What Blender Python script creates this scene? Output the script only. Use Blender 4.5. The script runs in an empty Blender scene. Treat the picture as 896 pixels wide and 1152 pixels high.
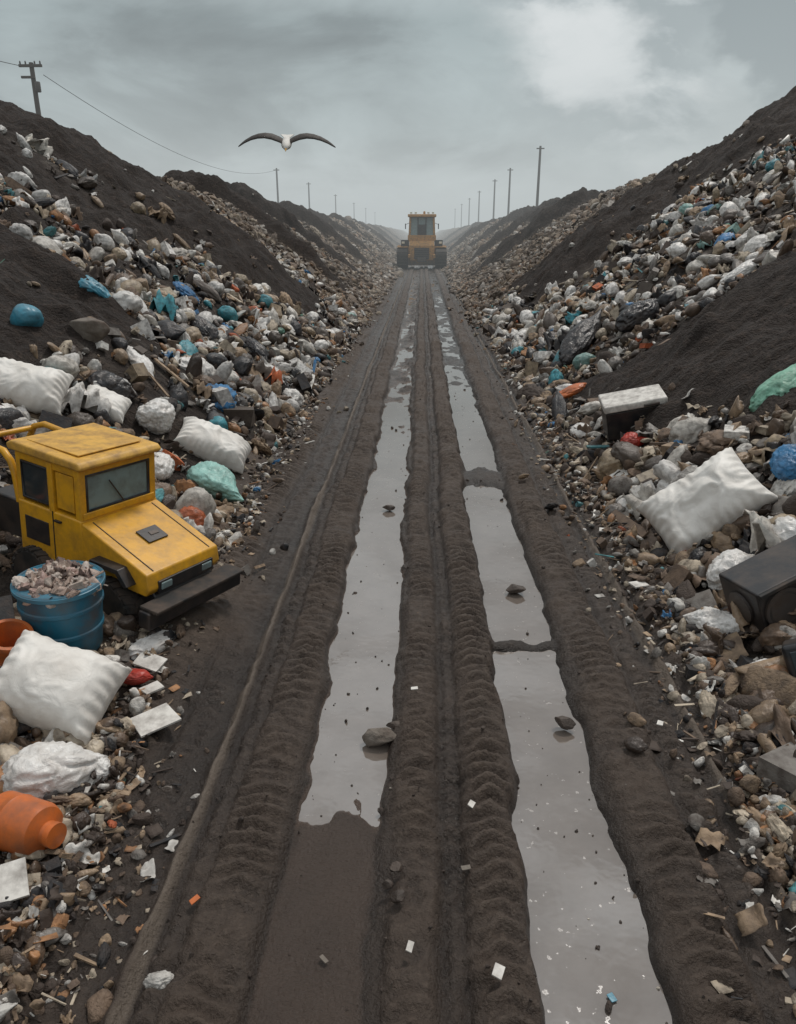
import bpy, bmesh, math, random, time
import numpy as np
from mathutils import Vector, Matrix, Euler, Quaternion, noise as mn
scene=bpy.context.scene
scene.view_settings.view_transform='Standard'
random.seed(7); rng=np.random.default_rng(11)
H=3.0
# ---------------- numpy noise
def _h(ix,iy,seed):
    h=(ix.astype(np.int64)*374761393+iy.astype(np.int64)*668265263+seed*974634777)&0xffffffff
    h=((h^(h>>13))*1274126177)&0xffffffff
    h=((h^(h>>15))*2246822519)&0xffffffff
    return (h^(h>>16))/4294967295.0
def vn(x,y,seed=0):
    x=np.asarray(x,float);y=np.asarray(y,float)
    x,y=np.broadcast_arrays(x,y)
    ix=np.floor(x);iy=np.floor(y);fx=x-ix;fy=y-iy
    fx=fx*fx*(3-2*fx);fy=fy*fy*(3-2*fy)
    a=_h(ix,iy,seed);b=_h(ix+1,iy,seed);c=_h(ix,iy+1,seed);d=_h(ix+1,iy+1,seed)
    return ((a*(1-fx)+b*fx)*(1-fy)+(c*(1-fx)+d*fx)*fy)*2-1
def fbm(x,y,o=4,seed=0):
    s=0;a=1;t=0
    for i in range(o):
        s=s+a*vn(x*2**i+i*17.3,y*2**i-i*9.1,seed+i);t+=a;a*=.5
    return s/t
def ss(a,b,x):
    t=np.clip((x-a)/(b-a),0,1);return t*t*(3-2*t)
# ---------------- terrain
LC=([-20,0,10,16,20,24,27,29,32,34,36.5,39,43,46,49,55,60,64,72,80,95,130,420],
    [4.6,4.8,5.0,5.3,5.3,6.0,5.2,4.3,5.0,4.1,4.8,4.1,4.7,4.0,4.6,3.9,4.5,3.9,4.6,4.0,4.4,4.3,4.2])
RC=([-20,0,8,12,16,20,28,32,34,38,42,48,52,57,64,72,80,95,130,420],
    [5.0,5.2,5.6,5.4,4.9,5.2,6.9,5.4,4.8,5.6,5.3,4.3,4.8,4.2,4.8,4.2,4.6,4.2,4.2,4.1])
LSP=[(23.6,3.3),(35.5,1.1),(44,1.0),(54,1.1),(67,1.4),(84,1.8),(106,2.4),(135,3),(170,4)]
RSP=[(28.5,4.6),(49,1.5),(61,1.4),(78,1.7),(100,2.2),(130,3),(165,4)]
def spurs(Y,U,side,soft=1.0):
    """dark tipped-soil spurs running down the banks"""
    wob=vn(U*.35,Y*.12,5)*1.3+vn(U*1.3,Y*.5,6)*.5
    mL=np.zeros_like(Y);mR=mL
    for c,w in LSP: mL=np.maximum(mL,1-ss(w*(.9-.75*soft+.1),w*1.1,np.abs(Y+wob-c)))
    for c,w in RSP: mR=np.maximum(mR,1-ss(w*(.9-.75*soft+.1),w*1.1,np.abs(Y+wob-c)))
    return np.where(side<0,mL,mR)
def soilmask(X,Y):
    U=np.abs(X);side=np.sign(X)
    sp=spurs(Y,U,side,.15)*ss(2.9,3.6,U+.4*vn(X*.9,Y*.9,7))
    n=fbm(X*.5,Y*.5,3,31)
    near=7.2+ (5.0-np.clip(U,2.5,5.0))*1.15
    a=ss(near-.3+n*1.2,near+.4+n*1.2,Y)*(1-ss(13.3+n*1.5,14.3+n*1.5,Y))*ss(2.6,3.1,U+n*.5)
    a=np.where(side>0,a,0)
    b=ss(.22,.38,fbm(X*.4+4,Y*.28,3,77)+ .12*ss(4,8,U))*ss(3.6,4.6,U)*(Y<22)*(Y>7)
    b=np.where(side<0,b,0)
    return np.clip(np.maximum(np.maximum(sp,a),b),0,1)
def tread(X,Y,c,w,per,amp,chev,ph=0):
    u=(X-c)/w
    m=np.clip(1-np.abs(u)**6,0,1)
    jit=.24*vn(X*5,Y*5,61)+.16*vn(X*11,Y*11,62)
    s=np.sin(2*np.pi*(Y/per+np.abs(u)*chev+ph+jit))
    s=np.tanh((s-.2)*3.4)
    return m*amp*s, m
def height(X,Y):
    X=np.asarray(X,float);Y=np.asarray(Y,float)
    X,Y=np.broadcast_arrays(X,Y)
    U=np.abs(X);side=np.where(X<0,-1,1)
    wx=X+.02*vn(X*0,Y*.5,3)+.012*vn(X*0,Y*2.1,4)+.016*vn(X*3,Y*4.0,14)
    fade=1-ss(34,60,Y)
    road=.02*fbm(X*1.5,Y*.5,3,8)
    for c,w,per,amp,ch,ph,hgt in [(.0,.105,.095,.017,.45,0,.060),(.41,.145,.108,.027,.8,.3,.065),(-.86,.15,.10,.021,.6,.2,.055),
                              (1.29,.16,.105,.025,.6,.7,.06),(-1.80,.20,.115,.027,.7,.1,.055),(2.10,.22,.12,.027,.7,.5,.05),(1.57,.085,.09,.014,.4,.1,.02),(-1.42,.07,.10,.010,.4,.4,.0),(.2,.06,.085,.010,.3,.6,.0),(-1.08,.06,.09,.013,.4,.4,.01)]:
        t,m=tread(wx,Y,c,w,per,amp,ch,ph)
        gg=np.exp(-((wx-c)/(w*1.08))**6)
        br=.75+.9*fbm(X*2.5,Y*1.6,2,int(abs(c)*100)+50)
        road=road+hgt*gg+t*fade*np.clip(br,.08,1.2)+gg*.030*fbm(X*9,Y*9,3,66)
    for c in (-1.2,1.77):
        road=road+.045*np.exp(-((wx-c)/.022)**2)-.03*np.exp(-((wx-c-.07)/.03)**2)-.025*np.exp(-((wx-c+.08)/.04)**2)
    for c in (-1.02,-.66,1.06,1.47,-1.55,.15,.24):
        road=road-.024*np.exp(-((wx-c)/.022)**2)
    n1=fbm(X*3.2,Y*1.3,4,12)
    n2=fbm(X*6,Y*3.0,4,93)
    tl=1-ss(.19,.29,np.abs(wx+.42)+.06*n1+.06*n2)
    st=ss(3.2,3.45,Y+.45*n1+.25*n2)
    depthL=.125*st+.036*(1-st)
    depthL=depthL-.075*ss(11,17,Y)+.045*n1*st+ .10*n2*ss(-.55,-.28,X)*st+.03*n2*ss(9,14,Y)
    road=road*(1-tl*.9)-tl*depthL
    tg=1-ss(.205,.29,np.abs(wx-.81)+.05*n1+.06*n2)
    gap=np.maximum(np.exp(-((Y+.15*n1-5.25)/.09)**4),np.exp(-((Y+.5*n1-9.5)/.5)**4))
    dR=.120-.095*gap-.07*ss(14,17,Y)+.045*n1*ss(3,6,Y)+.04*n2
    road=road*(1-tg*.9)-tg*dR
    flat=np.maximum(tl*(1-st),0)
    road=road+(.020*fbm(X*14,Y*14,3,40)*(1-flat*.95)+.020*fbm(X*5,Y*5,2,41))*(1-.85*np.maximum(tl,tg))
    # ---- bank
    toe=2.05+.18*vn(Y*.35,side*5.0,21)
    w=np.clip(U-toe,0,None)
    s=.67+.04*vn(Y*.1,side*3.,22)
    a=s*w*w/(w+.4)
    C=np.where(side<0,np.interp(Y,*LC),np.interp(Y,*RC))
    k=.35
    b=-k*np.logaddexp(-a/k,-C/k)
    sp=spurs(Y,U,side,1.0)
    sm=soilmask(X,Y)
    big=ss(0,3,w)
    b=b+big*(.36*fbm(X*.22,Y*.25,3,51)+.22*fbm(X*.9,Y*.9,3,52))+.70*sp*ss(.8,4.0,w)*(1-.6*ss(60,160,Y))
    b=b+sm*ss(.2,1,w)*(.10+.28*fbm(X*1.4,Y*1.4,4,53)+.14*np.abs(fbm(X*3.4,Y*3.4,4,54)))
    b=b+.04*fbm(X*5,Y*5,3,55)*ss(0,.5,w)
    b=b-.06*np.clip(U-13,0,30)-.01*np.clip(U-43,0,200)
    b=np.where(U>12,np.maximum(b,.8),b)
    b=b*(1-ss(380,470,Y))
    z=road*(1-ss(0,.6,w))+np.maximum(b,0)*1.0
    d=np.hypot(X+2.85,(Y-5.65))
    pad=1-ss(.9,1.7,d)
    z=z*(1-pad)+pad*(.20+.10*(-X-2.0).clip(0,2)+.02*fbm(X*5,Y*5,2,9))
    return z
def hz(x,y): return float(height(np.array([float(x)]),np.array([float(y)]))[0])
def rows():
    r=[np.arange(-12,1,.3),np.arange(1,7,.017),np.arange(7,12,.024),np.arange(12,22,.042),np.arange(22,50,.11),np.arange(50,120,.45),np.arange(120,400,2.5),np.array([400,420,440,460,480,520,600,800,1200,2000,3500])]
    return np.concatenate(r)
def link(o):
    scene.collection.objects.link(o);return o
def gridmesh(name,xs,ys,mat):
    X,Y=np.meshgrid(xs,ys)
    Z=height(X,Y);nx=len(xs);ny=len(ys)
    co=np.stack([X,Y,Z],-1).reshape(-1,3).astype(np.float32)
    i=np.arange(nx*ny).reshape(ny,nx)
    q=np.stack([i[:-1,:-1],i[:-1,1:],i[1:,1:],i[1:,:-1]],-1).reshape(-1)
    me=bpy.data.meshes.new(name)
    me.vertices.add(len(co));me.vertices.foreach_set('co',co.ravel())
    me.loops.add(len(q));me.loops.foreach_set('vertex_index',q.astype(np.int32))
    n=len(q)//4
    me.polygons.add(n);me.polygons.foreach_set('loop_start',np.arange(0,n*4,4,dtype=np.int32))
    me.polygons.foreach_set('use_smooth',np.ones(n,bool))
    me.update(calc_edges=True)
    at=me.attributes.new('soil','FLOAT','POINT')
    at.data.foreach_set('value',soilmask(X,Y).ravel().astype(np.float32))
    me.materials.append(mat)
    return link(bpy.data.objects.new(name,me))
# ---------------- materials
def newmat(name):
    m=bpy.data.materials.new(name);m.use_nodes=True
    nt=m.node_tree;b=nt.nodes['Principled BSDF'];return m,nt,b
def nd(nt,t,**k):
    n=nt.nodes.new(t)
    for a,v in k.items():
        if a=='ins':
            for i,x in v.items(): n.inputs[i].default_value=x
        else: setattr(n,a,v)
    return n
def ramp(nt,stops,fac=None):
    r=nt.nodes.new('ShaderNodeValToRGB')
    e=r.color_ramp.elements
    while len(e)<len(stops): e.new(.5)
    for i,(p,c) in enumerate(stops):
        e[i].position=p;e[i].color=(*c,1) if len(c)==3 else c
    if fac is not None: nt.links.new(fac,r.inputs[0])
    return r
def g(v): return (v,v,v)
def mix(nt,f,a,b):
    m=nt.nodes.new('ShaderNodeMix');m.data_type='RGBA'
    for s,v in ((0,f),(6,a),(7,b)):
        if isinstance(v,bpy.types.NodeSocket): nt.links.new(v,m.inputs[s])
        else: m.inputs[s].default_value=v if s==0 else (*v,1)
    return m.outputs[2]
def math_(nt,op,a,b=None,clamp=False):
    n=nt.nodes.new('ShaderNodeMath');n.operation=op;n.use_clamp=clamp
    for i,v in enumerate((a,b)):
        if v is None: continue
        if isinstance(v,bpy.types.NodeSocket): nt.links.new(v,n.inputs[i])
        else: n.inputs[i].default_value=v
    return n.outputs[0]
def pos(nt): return nt.nodes.new('ShaderNodeNewGeometry').outputs['Position']
def nz(nt,vec,sc,det=5,rough=.55,dist=0):
    n=nd(nt,'ShaderNodeTexNoise',ins={'Scale':sc,'Detail':det,'Roughness':rough,'Distortion':dist})
    nt.links.new(vec,n.inputs['Vector']);return n.outputs['Fac']
def bump(nt,b,hs,strength,dist):
    n=nd(nt,'ShaderNodeBump',ins={'Strength':strength,'Distance':dist})
    nt.links.new(hs,n.inputs['Height'])
    nt.links.new(n.outputs[0],b.inputs['Normal']);return n
def mat_road():
    m,nt,b=newmat('mud')
    p=pos(nt)
    a=nz(nt,p,3,3);c=nz(nt,p,30,3)
    col=mix(nt,a,(.028,.0178,.0125),(.070,.048,.034))
    r=ramp(nt,[(.45,g(0)),(.75,g(1))],c)
    col=mix(nt,r.outputs[0],col,(.080,.057,.042))
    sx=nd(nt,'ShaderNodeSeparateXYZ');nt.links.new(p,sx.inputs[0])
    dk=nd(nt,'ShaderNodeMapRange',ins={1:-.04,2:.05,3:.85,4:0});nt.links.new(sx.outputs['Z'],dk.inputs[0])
    col=mix(nt,dk.outputs[0],col,(.015,.0095,.0068))  # groove shade put into the colour of the lows, along with wetter mud
    w=nd(nt,'ShaderNodeMapRange',ins={1:-.045,2:-.026,3:1.0,4:0.0});nt.links.new(sx.outputs['Z'],w.inputs[0])
    tx=nd(nt,'ShaderNodeMapRange',ins={1:.30,2:.34,3:1.0,4:0.0});nt.links.new(math_(nt,'ABSOLUTE',math_(nt,'ADD',sx.outputs['X'],.42)),tx.inputs[0])
    col=mix(nt,math_(nt,'MULTIPLY',w.outputs[0],tx.outputs[0]),col,(.080,.054,.040))
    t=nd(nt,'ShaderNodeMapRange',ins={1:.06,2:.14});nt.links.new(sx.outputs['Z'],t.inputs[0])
    col=mix(nt,math_(nt,'MULTIPLY',t.outputs[0],.45),col,(.115,.084,.062))  # painted relief: crests lightened for depth, along with drier mud tops
    for cx in (-1.2,1.77):
        d=math_(nt,'ABSOLUTE',math_(nt,'SUBTRACT',sx.outputs['X'],cx))
        k=nd(nt,'ShaderNodeMapRange',ins={1:.012,2:.04,3:.65,4:0});nt.links.new(d,k.inputs[0])
        col=mix(nt,k.outputs[0],col,(.17,.135,.105))  # sheen of the smooth compressed lines painted as lighter colour
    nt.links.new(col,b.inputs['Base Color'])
    rr=nd(nt,'ShaderNodeMapRange',ins={1:-.06,2:.05,3:.14,4:.48});nt.links.new(sx.outputs['Z'],rr.inputs[0])
    nt.links.new(math_(nt,'ADD',math_(nt,'MULTIPLY',a,.35),rr.outputs[0]),b.inputs['Roughness'])
    bump(nt,b,nz(nt,p,48,4,.68),.9,.025)
    return m
def mat_bank():
    m,nt,b=newmat('landfill_soil')
    p=pos(nt)
    at=nd(nt,'ShaderNodeAttribute',attribute_name='soil')
    a=nz(nt,p,1.2,3);c=nz(nt,p,7,5,.7)
    soil=mix(nt,a,(.016,.0095,.0068),(.042,.0265,.0185))
    soil=mix(nt,ramp(nt,[(.5,g(0)),(.75,g(1))],c).outputs[0],soil,(.082,.054,.039))
    v=nd(nt,'ShaderNodeTexVoronoi',ins={'Scale':5.5});nt.links.new(p,v.inputs['Vector'])
    hs=nd(nt,'ShaderNodeSeparateColor');nt.links.new(v.outputs['Color'],hs.inputs[0])
    rub=ramp(nt,[(0,(.07,.05,.038)),(.35,(.17,.128,.098)),(.6,(.26,.205,.16)),(.85,(.36,.30,.24)),(1,(.46,.42,.37))],hs.outputs[0]).outputs[0]
    dd=ramp(nt,[(.25,g(1)),(.75,g(0))],v.outputs['Distance']).outputs[0]
    rub=mix(nt,dd,(.05,.035,.027),rub)
    sx=nd(nt,'ShaderNodeSeparateXYZ');nt.links.new(p,sx.inputs[0])
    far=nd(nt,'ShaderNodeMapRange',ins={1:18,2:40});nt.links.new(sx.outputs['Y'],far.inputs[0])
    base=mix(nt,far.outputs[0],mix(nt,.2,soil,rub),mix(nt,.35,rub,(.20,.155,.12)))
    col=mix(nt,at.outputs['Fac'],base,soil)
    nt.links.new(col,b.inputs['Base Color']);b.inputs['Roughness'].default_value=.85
    bump(nt,b,math_(nt,'ADD',math_(nt,'MULTIPLY',c,1.6),nz(nt,p,30,3,.65)),1.0,.12)
    return m
def mat_attr(name,rough,dirt=.35,bs=.3):
    m,nt,b=newmat(name)
    at=nd(nt,'ShaderNodeAttribute',attribute_name='col',attribute_type='INSTANCER')
    p=pos(nt);a=nz(nt,p,14,2)
    f=ramp(nt,[(.40,g(0)),(.70,g(dirt*1.8))],a).outputs[0]
    col=mix(nt,f,at.outputs['Color'],(.05,.034,.026))
    nt.links.new(col,b.inputs['Base Color']);b.inputs['Roughness'].default_value=rough
    bump(nt,b,nz(nt,p,36,3,.6,.8),bs,.03)
    return m
def mat(name,col,rough=.5,metal=0,dirt=.25,dcol=(.09,.065,.05),bs=.12,sc=6,bscale=30,bd=.01,dist=0):
    m,nt,b=newmat(name)
    p=pos(nt);a=nz(nt,p,sc,5,.65)
    f=ramp(nt,[(.40,g(0)),(.72,g(min(1,dirt*2)))],a).outputs[0]
    nt.links.new(mix(nt,f,col,dcol),b.inputs['Base Color'])
    rr=nd(nt,'ShaderNodeMapRange',ins={3:rough*.8,4:min(1,rough*1.3)});nt.links.new(a,rr.inputs[0])
    nt.links.new(rr.outputs[0],b.inputs['Roughness'])
    b.inputs['Metallic'].default_value=metal
    if bs: bump(nt,b,nz(nt,p,bscale,4,.6,dist),bs,bd)
    return m
M={}
M['road']=mat_road();M['bank']=mat_bank()
M['stone']=mat_attr('rubble',.75,.45,.7);M['plastic']=mat_attr('trash_plastic',.38,.30,.4);M['paper']=mat_attr('trash_paper',.7,.35,.35)
M['yellow']=mat('yellow_paint',(.74,.37,.018),.34,0,.30,dcol=(.22,.12,.04),sc=7)
M['yroof']=mat('faded_yellow',(.68,.38,.06),.5,0,.42,dcol=(.24,.13,.05),sc=8)
M['orangepaint']=mat('orange_paint',(.50,.25,.06),.5,0,.35)
M['black']=mat('black_plastic',(.016,.016,.018),.38,0,.3)
M['rubber']=mat('rubber',(.02,.019,.018),.75,0,.6)
M['steel']=mat('worn_steel',(.10,.09,.085),.5,.6,.4)
M['glass']=mat('dark_glass',(.03,.04,.045),.08,0,.12,bs=0)
M['glasslight']=mat('windscreen',(.20,.27,.27),.10,0,.3,dcol=(.10,.09,.08),bs=0)  # reflected sky put into the pale pane colour
M['white']=mat('white_woven_plastic',(.80,.77,.72),.5,0,.20,dcol=(.42,.36,.30),sc=4,bs=.28,bscale=10,bd=.03,dist=.8)
film=dict(bs=.55,bscale=11,bd=.04,dist=1.2)
M['whitefilm']=mat('white_film',(.76,.74,.71),.30,0,.26,dcol=(.30,.24,.19),sc=7,**film)
M['blackfilm']=mat('black_film',(.02,.02,.023),.28,0,.25,**film)
M['mintfilm']=mat('mint_film',(.30,.56,.50),.35,0,.22,**film)
M['greenfilm']=mat('green_film',(.22,.48,.35),.35,0,.25,**film)
M['tealfilm']=mat('teal_plastic',(.05,.25,.35),.35,0,.3,bs=.3)
M['bluefilm']=mat('blue_film',(.03,.18,.38),.35,0,.3,**film)
M['orange']=mat('orange_plastic',(.58,.14,.025),.4,0,.35)
M['red']=mat('red_plastic',(.42,.035,.02),.4,0,.3,bs=.4)
M['board']=mat('white_board',(.70,.67,.62),.6,0,.35,sc=9)
M['rock']=mat('wet_rock',(.055,.042,.034),.6,0,.5,bs=.6,bscale=22,bd=.03)
M['palerock']=mat('grey_rock',(.17,.145,.12),.75,0,.6,bs=.6,bscale=22,bd=.03)
M['blue']=mat('blue_plastic',(.015,.12,.19),.4,0,.40)
M['bluerim']=mat('blue_rim',(.04,.19,.28),.4,0,.3)
M['wood']=mat('weathered_wood',(.07,.058,.048),.8,0,.3)
M['cable']=mat('cable',(.03,.03,.03),.6,0,0)
M['gullwhite']=mat('gull_white_feathers',(.72,.69,.64),.7,0,.15)
M['gullgrey']=mat('gull_dark_feathers',(.05,.040,.034),.7,0,.3,dcol=(.02,.018,.017),sc=20)
M['beak']=mat('beak',(.55,.30,.05),.5,0,0)
M['lampglass']=mat('lamp_glass',(.8,.75,.6),.2,0,.1,bs=0)
# ---------------- mesh helpers
def mesh_obj(name,vs,fs,m,parent=None,loc=(0,0,0),rot=(0,0,0),smooth=False,bevel=0,seg=2,sub=0):
    me=bpy.data.meshes.new(name);me.from_pydata([tuple(v) for v in vs],[],fs);me.update()
    if m: me.materials.append(m)
    bm=bmesh.new();bm.from_mesh(me);bmesh.ops.recalc_face_normals(bm,faces=bm.faces);bm.to_mesh(me);bm.free()
    for p in me.polygons:p.use_smooth=smooth
    o=link(bpy.data.objects.new(name,me));o.location=loc;o.rotation_euler=rot
    if parent:o.parent=parent
    if bevel:
        b=o.modifiers.new('b','BEVEL');b.width=bevel;b.segments=seg;b.limit_method='ANGLE'
        for p in me.polygons:p.use_smooth=True
        o.modifiers.new('w','WEIGHTED_NORMAL')
    return o
def empty(name,loc=(0,0,0),rot=(0,0,0),scale=1):
    e=link(bpy.data.objects.new(name,None));e.location=loc;e.rotation_euler=rot;e.scale=(scale,)*3;return e
def box(name,size,loc,m,parent=None,bevel=.01,rot=(0,0,0),taper=(1,1)):
    x,y,z=[s/2 for s in size];tx,ty=taper
    vs=[(-x,-y,-z),(x,-y,-z),(x,y,-z),(-x,y,-z),(-x*tx,-y*ty,z),(x*tx,-y*ty,z),(x*tx,y*ty,z),(-x*tx,y*ty,z)]
    fs=[(0,3,2,1),(4,5,6,7),(0,1,5,4),(1,2,6,5),(2,3,7,6),(3,0,4,7)]
    return mesh_obj(name,vs,fs,m,parent,loc,rot,bevel=bevel)
def prism(name,prof,w,m,parent=None,loc=(0,0,0),rot=(0,0,0),bevel=.01,axis='y'):
    n=len(prof)
    if axis=='y': vs=[(x,-w/2,z) for x,z in prof]+[(x,w/2,z) for x,z in prof]
    elif axis=='x': vs=[(-w/2,x,z) for x,z in prof]+[(w/2,x,z) for x,z in prof]
    else: vs=[(x,z,-w/2) for x,z in prof]+[(x,z,w/2) for x,z in prof]
    fs=[tuple(range(n)),tuple(range(2*n-1,n-1,-1))]+[(i,(i+1)%n,(i+1)%n+n,i+n) for i in range(n)]
    return mesh_obj(name,vs,fs,m,parent,loc,rot,bevel=bevel)
def lathe(name,prof,m,parent=None,loc=(0,0,0),rot=(0,0,0),n=32,smooth=True):
    vs=[];fs=[]
    for r,z in prof:
        for i in range(n):
            a=2*math.pi*i/n;vs.append((r*math.cos(a),r*math.sin(a),z))
    k=len(prof)
    for j in range(k-1):
        for i in range(n):
            fs.append((j*n+i,j*n+(i+1)%n,(j+1)*n+(i+1)%n,(j+1)*n+i))
    if prof[0][0]>1e-4: fs.append(tuple(range(n-1,-1,-1)))
    if prof[-1][0]>1e-4: fs.append(tuple((k-1)*n+i for i in range(n)))
    o=mesh_obj(name,vs,fs,m,parent,loc,rot,smooth=smooth)
    if smooth:
        e=o.modifiers.new('e','EDGE_SPLIT');e.split_angle=math.radians(40)
    return o
def tube(name,pts,r,m,parent=None,cyc=False):
    cu=bpy.data.curves.new(name,'CURVE');cu.dimensions='3D';cu.bevel_depth=r;cu.bevel_resolution=3
    s=cu.splines.new('POLY');s.points.add(len(pts)-1)
    for i,p in enumerate(pts):s.points[i].co=(*p,1)
    s.use_cyclic_u=cyc;cu.materials.append(m)
    o=link(bpy.data.objects.new(name,cu))
    if parent:o.parent=parent
    return o
def wheel(name,r,w,loc,parent,rim=None,nl=18):
    lathe(name,[(r*.55,-w*.5),(r*.9,-w*.5),(r*.98,-w*.38),(r,-w*.2),(r,w*.2),(r*.98,w*.38),(r*.9,w*.5),(r*.55,w*.5)],M['rubber'],parent,loc,(math.pi/2,0,0),36)
    vs=[];fs=[]
    for i in range(nl):
        for sgn in (-1,1):
            a=2*math.pi*(i+(.5 if sgn>0 else 0))/nl;da=math.pi/nl*.6
            b=len(vs)
            for rr in (r*.93,r*1.035):
                for aa,yy in ((a-da,0),(a+da,0),(a+da+.12,sgn*w*.5),(a-da+.12,sgn*w*.5)):
                    vs.append((rr*math.cos(aa),rr*math.sin(aa),yy))
            fs+=[(b,b+1,b+2,b+3),(b+4,b+5,b+6,b+7)]+[(b+k,b+(k+1)%4,b+4+(k+1)%4,b+4+k) for k in range(4)]
    mesh_obj(name+'_lugs',vs,fs,M['rubber'],parent,loc,(math.pi/2,0,0))
    lathe(name+'_rim',[(.001,-w*.42),(r*.18,-w*.42),(r*.2,-w*.3),(r*.5,-w*.3),(r*.56,-w*.47),(r*.56,w*.47),(r*.5,w*.3),(r*.2,w*.3),(r*.18,w*.42),(.001,w*.42)],rim or M['steel'],parent,loc,(math.pi/2,0,0),24)
# ---------------- ground
ys=rows()
rx=np.arange(-2.4,2.401,.017)
bk=np.concatenate([np.arange(2.4,12.5,.080),np.array([12.5,13,13.6,14.5,16,18,21,25,30,38,50,70,110,200,400,900,2500])]);bk[0]=rx[-1]
bkl=bk.copy();bkl[0]=-rx[0]
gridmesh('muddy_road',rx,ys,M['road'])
gridmesh('landfill_embankment',-bkl[::-1],ys,M['bank'])
gridmesh('landfill_embankment',bk,ys,M['bank'])
def mat_water():
    m,nt,b=newmat('muddy_water')
    p=pos(nt)
    a=nz(nt,p,5,3)
    nt.links.new(mix(nt,a,(.120,.098,.082),(.20,.168,.145)),b.inputs['Base Color'])
    b.inputs['IOR'].default_value=2.5
    sp=ramp(nt,[(.66,g(.03)),(.74,g(.6))],nz(nt,p,24,3)).outputs[0]
    nt.links.new(sp,b.inputs['Roughness'])
    bump(nt,b,nz(nt,p,9,2),.08,.01)
    return m
M['water']=mat_water()
WZ=-.055
for xa,xb,ya,yb in ((-.8,-.08,-2,60),(.5,1.12,-2,60)):
    n=40
    vs=[];fs=[]
    for j in range(n+1):
        y=ya+(yb-ya)*j/n
        vs+=[(xa,y,WZ),(xb,y,WZ)]
        if j: fs.append((2*j-2,2*j-1,2*j+1,2*j))
    mesh_obj('puddle',vs,fs,M['water'])
# ---------------- prototypes for loose trash
proto=bpy.data.collections.new('loose_trash_parts')
def addproto(i,name,vs,fs,m,smooth=True):
    me=bpy.data.meshes.new(name);me.from_pydata([tuple(v) for v in vs],[],fs);me.materials.append(m)
    bm=bmesh.new();bm.from_mesh(me);bmesh.ops.recalc_face_normals(bm,faces=bm.faces);bm.to_mesh(me);bm.free()
    for p in me.polygons:p.use_smooth=smooth
    o=bpy.data.objects.new('p%02d_%s'%(i,name),me);proto.objects.link(o)
def ico(sub):
    bm=bmesh.new();bmesh.ops.create_icosphere(bm,subdivisions=sub,radius=.5)
    vs=[v.co.copy() for v in bm.verts];fs=[tuple(v.index for v in f.verts) for f in bm.faces];bm.free();return vs,fs
def n3(v,s,seed):return mn.noise(Vector((v.x*s+seed*7.1,v.y*s-seed*3.3,v.z*s+seed)))
def mkstone(seed,sx,sy,sz,ang,sub=3):
    vs,fs=ico(sub);out=[]
    for v in vs:
        d=1+.35*n3(v,1.8,seed)+.12*n3(v,5,seed+3)
        w=v*d
        for k in range(ang):
            r=random.Random(seed*50+k);nn=Vector((r.uniform(-1,1),r.uniform(-1,1),r.uniform(-1,1))).normalized();lim=.28+.12*r.random()
            dd=w.dot(nn)
            if dd>lim: w=w-nn*(dd-lim)*.9
        out.append(Vector((w.x*sx,w.y*sy,w.z*sz)))
    return out,fs
def mkbag(seed,sx=1,sy=.8,sz=.55,wr=.10,sub=4,neck=True):
    vs,fs=ico(sub);out=[]
    for v in vs:
        w=v.copy();d=1+.4*n3(v,1.6,seed)
        q=Vector((v.x*1.0,v.y*1.0,v.z*1.0))+Vector((n3(v,3,seed+5),n3(v,3,seed+6),n3(v,3,seed+7)))*.35
        d+=wr*2.0*(.35-abs(n3(q,5,seed+1)))+wr*(.3-abs(n3(q,11,seed+2)))+wr*.4*(.3-abs(n3(q,21,seed+9)))
        w=w*d
        if neck:
            t=max(0,(v.x-.28)/.22)
            w.y*=1-.75*min(1,t);w.z*=1-.75*min(1,t);w.x+=t*.10
        out.append(Vector((w.x*sx,w.y*sy,w.z*sz)))
    return out,fs
def lathe_v(prof,n=14,crush=0,seed=0):
    vs=[];fs=[]
    for r,z in prof:
        for i in range(n):
            a=2*math.pi*i/n;v=Vector((r*math.cos(a),r*math.sin(a),z))
            v*=1+crush*n3(v,5,seed);v.x*=1-crush*.8
            vs.append(Vector((v.z,v.x,v.y)))
    for j in range(len(prof)-1):
        for i in range(n): fs.append((j*n+i,j*n+(i+1)%n,(j+1)*n+(i+1)%n,(j+1)*n+i))
    fs.append(tuple(range(n)));fs.append(tuple((len(prof)-1)*n+i for i in range(n)))
    return vs,fs
def sheet(w,l,seed,amp,t=.012,n=8,irr=.15):
    vs=[];fs=[]
    for k in (0,1):
        for j in range(n+1):
            for i in range(n+1):
                x=(i/n-.5)*w;y=(j/n-.5)*l
                x+=irr*w*mn.noise(Vector((y*3,seed,0)));y+=irr*l*mn.noise(Vector((x*3,seed+4,0)))
                z=amp*mn.noise(Vector((x*2.5+seed,y*2.5,0)))+amp*.3*mn.noise(Vector((x*7+seed,y*7,0)))+(t if k else 0)
                vs.append(Vector((x,y,z)))
    N=(n+1)**2
    for j in range(n):
        for i in range(n):
            a=j*(n+1)+i;fs.append((a,a+1,a+n+2,a+n+1));fs.append((N+a,N+a+n+1,N+a+n+2,N+a+1))
    ring=[i for i in range(n+1)]+[j*(n+1)+n for j in range(1,n+1)]+[n*(n+1)+i for i in range(n-1,-1,-1)]+[j*(n+1) for j in range(n-1,0,-1)]
    for a,b in zip(ring,ring[1:]+ring[:1]): fs.append((a,N+a,N+b,b))
    return vs,fs
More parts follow.
